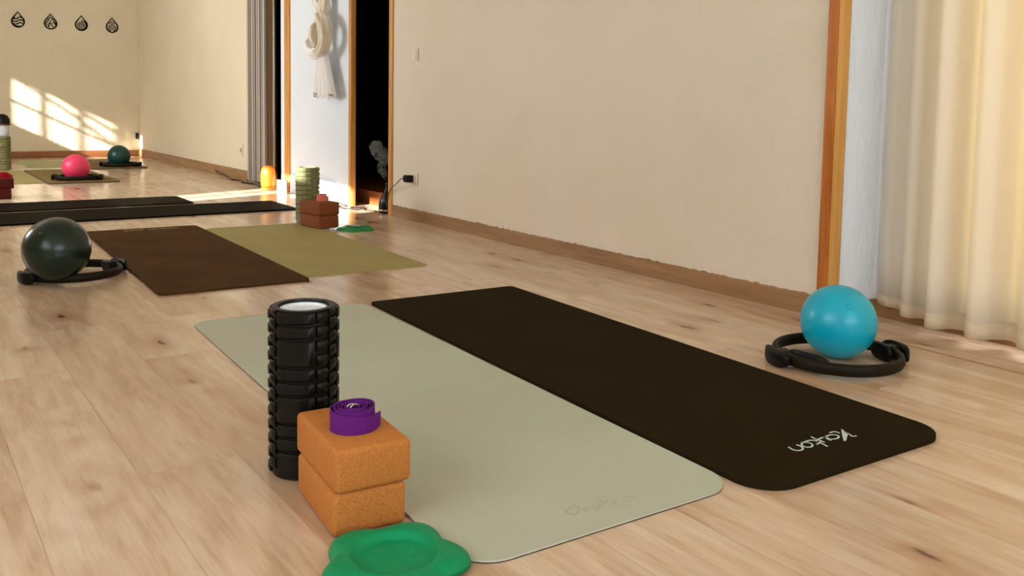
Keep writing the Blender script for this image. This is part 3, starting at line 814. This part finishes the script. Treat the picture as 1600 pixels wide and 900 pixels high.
# ------------------------------------------------------------------ four drop emblems on the far wall
def drop_outline(w, h, n=60, s=1.0):
    pts = []
    R = w/2
    # circle at the bottom, straight flanks to the tip
    cy = -h/2+R; d = h/2-cy; a = math.acos(R/d)
    for i in range(n+1):
        t = PI/2-a-(2*PI-2*a)*i/n
        pts.append((R*s*math.cos(t), cy+R*s*math.sin(t)))
    pts.append((0, cy+d*s)); return pts
def line3(bm, pts, w, y0=-.004, y1=-.0008):
    P = [Vector(p) for p in pts]; L = []; Rr = []
    for i, p in enumerate(P):
        t = (P[min(i+1, len(P)-1)]-P[max(i-1, 0)]).normalized(); nn = Vector((-t.y, t.x))*w/2
        L.append(p+nn); Rr.append(p-nn)
    for i in range(len(P)-1):
        q = [L[i], L[i+1], Rr[i+1], Rr[i]]
        a = [bm.verts.new((v.x, y0, v.y)) for v in q]; b = [bm.verts.new((v.x, y1, v.y)) for v in q]
        bm.faces.new(a)
        for k in range(4): bm.faces.new((a[k], a[(k+1) % 4], b[(k+1) % 4], b[k]))
def emblem(kind, label, x, z):
    bm = bmesh.new(); W, Hh = .148, .20; lw = .0165
    out = drop_outline(W-lw, Hh-lw*1.4); out = out+[out[0]]; line3(bm, out, lw)
    if kind == 'waves':
        for k, zz in enumerate((.018, -.014, -.046)):
            hw = (.052, .060, .050)[k]
            line3(bm, [(-hw+2*hw*i/20, zz-.0+.012*math.sin(i/20*2*PI)*(-1 if k % 2 == 0 else -1)) for i in range(21)], .014)
        line3(bm, [(-.045, -.068), (-.015, -.078), (.02, -.076)], .012); line3(bm, [(-.055, .0), (-.045, .018), (-.03, .022)], .014)
    if kind == 'mountains':
        line3(bm, [(-.055, -.03), (-.02, .025), (0, .0), (.022, .028), (.056, -.028)], .013)
        line3(bm, [(-.03, -.065), (-.005, -.022), (.03, -.07)], .013); line3(bm, [(-.058, -.06), (-.035, -.030), (-.01, -.07)], .012)
        line3(bm, [(0, .0), (-.02, -.03)], .012); line3(bm, [(.01, -.03), (.035, -.005), (.055, -.045)], .012); line3(bm, [(-.03, .02), (0, .05), (.03, .02)], .014)
    if kind == 'spiral':
        sp = []
        for i in range(70):
            a = PI/2-i*.23; r = .058*(1-i/76)
            sp.append((r*math.cos(a), -.026+r*math.sin(a)))
        line3(bm, sp, .0115)
    if kind == 'chevrons':
        for zz, hw in ((.045, .030), (.016, .050), (-.013, .058), (-.042, .042)):
            line3(bm, [(-hw, zz-hw*.95), (0, zz), (hw, zz-hw*.95)], .0125)
    o = finish(bm, 'wall_decal', M['ink'], None, False, (x, FY, z))
    return tag(o, label, 'wall decal')
emblem('waves', 'black drop emblem with waves, leftmost on the far wall', 1.352, 1.648)
emblem('mountains', 'black drop emblem with mountain peaks on the far wall', 1.699, 1.648)
emblem('spiral', 'black drop emblem with a spiral on the far wall', 2.038, 1.652)
emblem('chevrons', 'black drop emblem with stacked chevrons, rightmost on the far wall', 2.389, 1.650)

# ------------------------------------------------------------------ steam
def steam():
    m = bpy.data.materials.new('steam'); m.use_nodes = True; t = m.node_tree; t.nodes.clear()
    out = t.nodes.new('ShaderNodeOutputMaterial'); pv = t.nodes.new('ShaderNodeVolumePrincipled')
    tc = t.nodes.new('ShaderNodeTexCoord'); no = t.nodes.new('ShaderNodeTexNoise'); no.inputs['Scale'].default_value = 24; no.inputs['Detail'].default_value = 3; no.inputs['Distortion'].default_value = 1.2
    rp = t.nodes.new('ShaderNodeMapRange'); rp.inputs['From Min'].default_value = .47; rp.inputs['From Max'].default_value = .66; rp.inputs['To Max'].default_value = 40
    t.links.new(tc.outputs['Object'], no.inputs['Vector']); t.links.new(no.outputs['Fac'], rp.inputs['Value']); t.links.new(rp.outputs[0], pv.inputs['Density'])
    pv.inputs['Color'].default_value = (.95, .8, .6, 1); t.links.new(pv.outputs[0], out.inputs['Volume']); return m
bm = bmesh.new()
tube(bm, spline([(0, 0, 0), (-.008, .03, .04), (-.005, .07, .09), (.0, .055, .14), (.0, .10, .18), (0, .17, .215), (0, .22, .25)], 8), [.006+.05*min(1, (i/30))**.8 if i < 40 else .056-.002*(i-40) for i in range(49)], 16)
for v in bm.verts:
    k = min(1, v.co.z/.1); d = noise.noise_vector(v.co*14)*.022*k; v.co += d
stm = finish(bm, 'steam_plume', steam(), None, True, (2.728, 5.224, .212)); tag(stm, 'wisp of steam rising from the bottle diffuser in the dark doorway', 'steam', kind='stuff')

# ------------------------------------------------------------------ tree outside the far-left window, its twigs break the sun patch
tr = thing('garden_tree', None, None, (-3.0, 9.9, 0)); tr['kind'] = 'structure'
bm = bmesh.new(); rnd = random.Random(4)
tube(bm, spline([(0, 0, 0), (.05, .05, 1.2), (0, .1, 2.4), (.1, .2, 3.6)], 5), [.07-.002*i for i in range(16)], 8)
finish(bm, 'trunk', M['skirting_far'], tr, True)
for k in range(7):
    bm = bmesh.new(); z0 = 1.7+k*.25; a = rnd.uniform(-.4, .9)
    tube(bm, spline([(0, .1, z0), (.25*math.sin(a), .5, z0+.15+rnd.uniform(-.1, .15)), (.1, 1.0, z0+rnd.uniform(.15, .5)), (.1, 1.5, z0+rnd.uniform(0, .5))], 5), [.026-.0014*i for i in range(16)], 6)
    finish(bm, 'branch', M['skirting_far'], tr, True)

# unseen walls added outside to keep the low sun off the larger windows
hs = plaster('sun_block_render', sr(196, 186, 170), sr(180, 170, 154))
struct('wall_sun_block', (-4.4, -4.2, -7.0, 2.75, -.1, 4.6), hs)
struct('wall_sun_block_far', (-4.4, -4.2, 5.05, 9.35, -.1, 4.6), hs)
struct('wall_sun_block_near', (LX-TH-.2, LX-TH, -8.0, NY-TH-.6, -.1, 4.6), hs)
# ------------------------------------------------------------------ light
def area(name, loc, rot, sx, sy, power, color):
    l = bpy.data.lights.new(name, 'AREA'); l.shape = 'RECTANGLE'; l.size = sx; l.size_y = sy; l.energy = power; l.color = color
    o = bpy.data.objects.new(name, l); C.objects.link(o); o.location = loc; o.rotation_euler = rot; return o
area('daylight_bay', (3.35, -.05, 1.25), (0, math.radians(90), 0), 2.2, 3.0, 108, (1, .97, .94))
area('daylight_near_window', (.55, NY-.35, 1.5), (math.radians(90), 0, 0), 3.3, 1.6, 90, (.82, .92, 1))
area('daylight_left_window', (LX-.35, .9, 1.5), (0, math.radians(-90), 0), 1.6, 3.0, 62, (.94, .98, 1))
area('daylight_far_window', (LX-.35, 7.8, 1.65), (0, math.radians(-90), 0), 1.3, 2.2, 165, (.92, .97, 1))
sd = Vector((1, .35, -.5)).normalized()
sl = bpy.data.lights.new('sun', 'SUN'); sl.energy = 26; sl.angle = math.radians(.6); sl.color = (1, .97, .95)
so = bpy.data.objects.new('sun', sl); C.objects.link(so); so.rotation_euler = sd.to_track_quat('-Z', 'Y').to_euler()
w = bpy.data.worlds.new('sky'); bpy.context.scene.world = w; w.use_nodes = True
bg = w.node_tree.nodes['Background']; bg.inputs[0].default_value = (.62, .75, 1, 1); bg.inputs[1].default_value = .6

# ------------------------------------------------------------------ camera
cam = bpy.data.cameras.new('camera'); co = bpy.data.objects.new('camera', cam); C.objects.link(co)
Rv = Vector((0.814433142, -0.580009019, 0.016976288)); Uv = Vector((0.031592360, 0.073536259, 0.996792025)); Fv = Vector((0.579396737, 0.811284140, -0.078214220))
m4 = Matrix(((Rv.x, Uv.x, -Fv.x, 0), (Rv.y, Uv.y, -Fv.y, 0), (Rv.z, Uv.z, -Fv.z, .72615), (0, 0, 0, 1)))
co.matrix_world = m4
cam.sensor_width = 36; cam.lens = 1376.526/1600*36; cam.shift_x = -(797.84-800)/1600; cam.shift_y = -(450-273.464)/1600; cam.clip_start = .02
sc = bpy.context.scene; sc.camera = co
sc.view_settings.view_transform = 'Standard'; sc.view_settings.look = 'None'; sc.view_settings.gamma = 1; sc.view_settings.use_curve_mapping = False
sc.view_settings.exposure = 0.14
sc.cycles.use_denoising = True
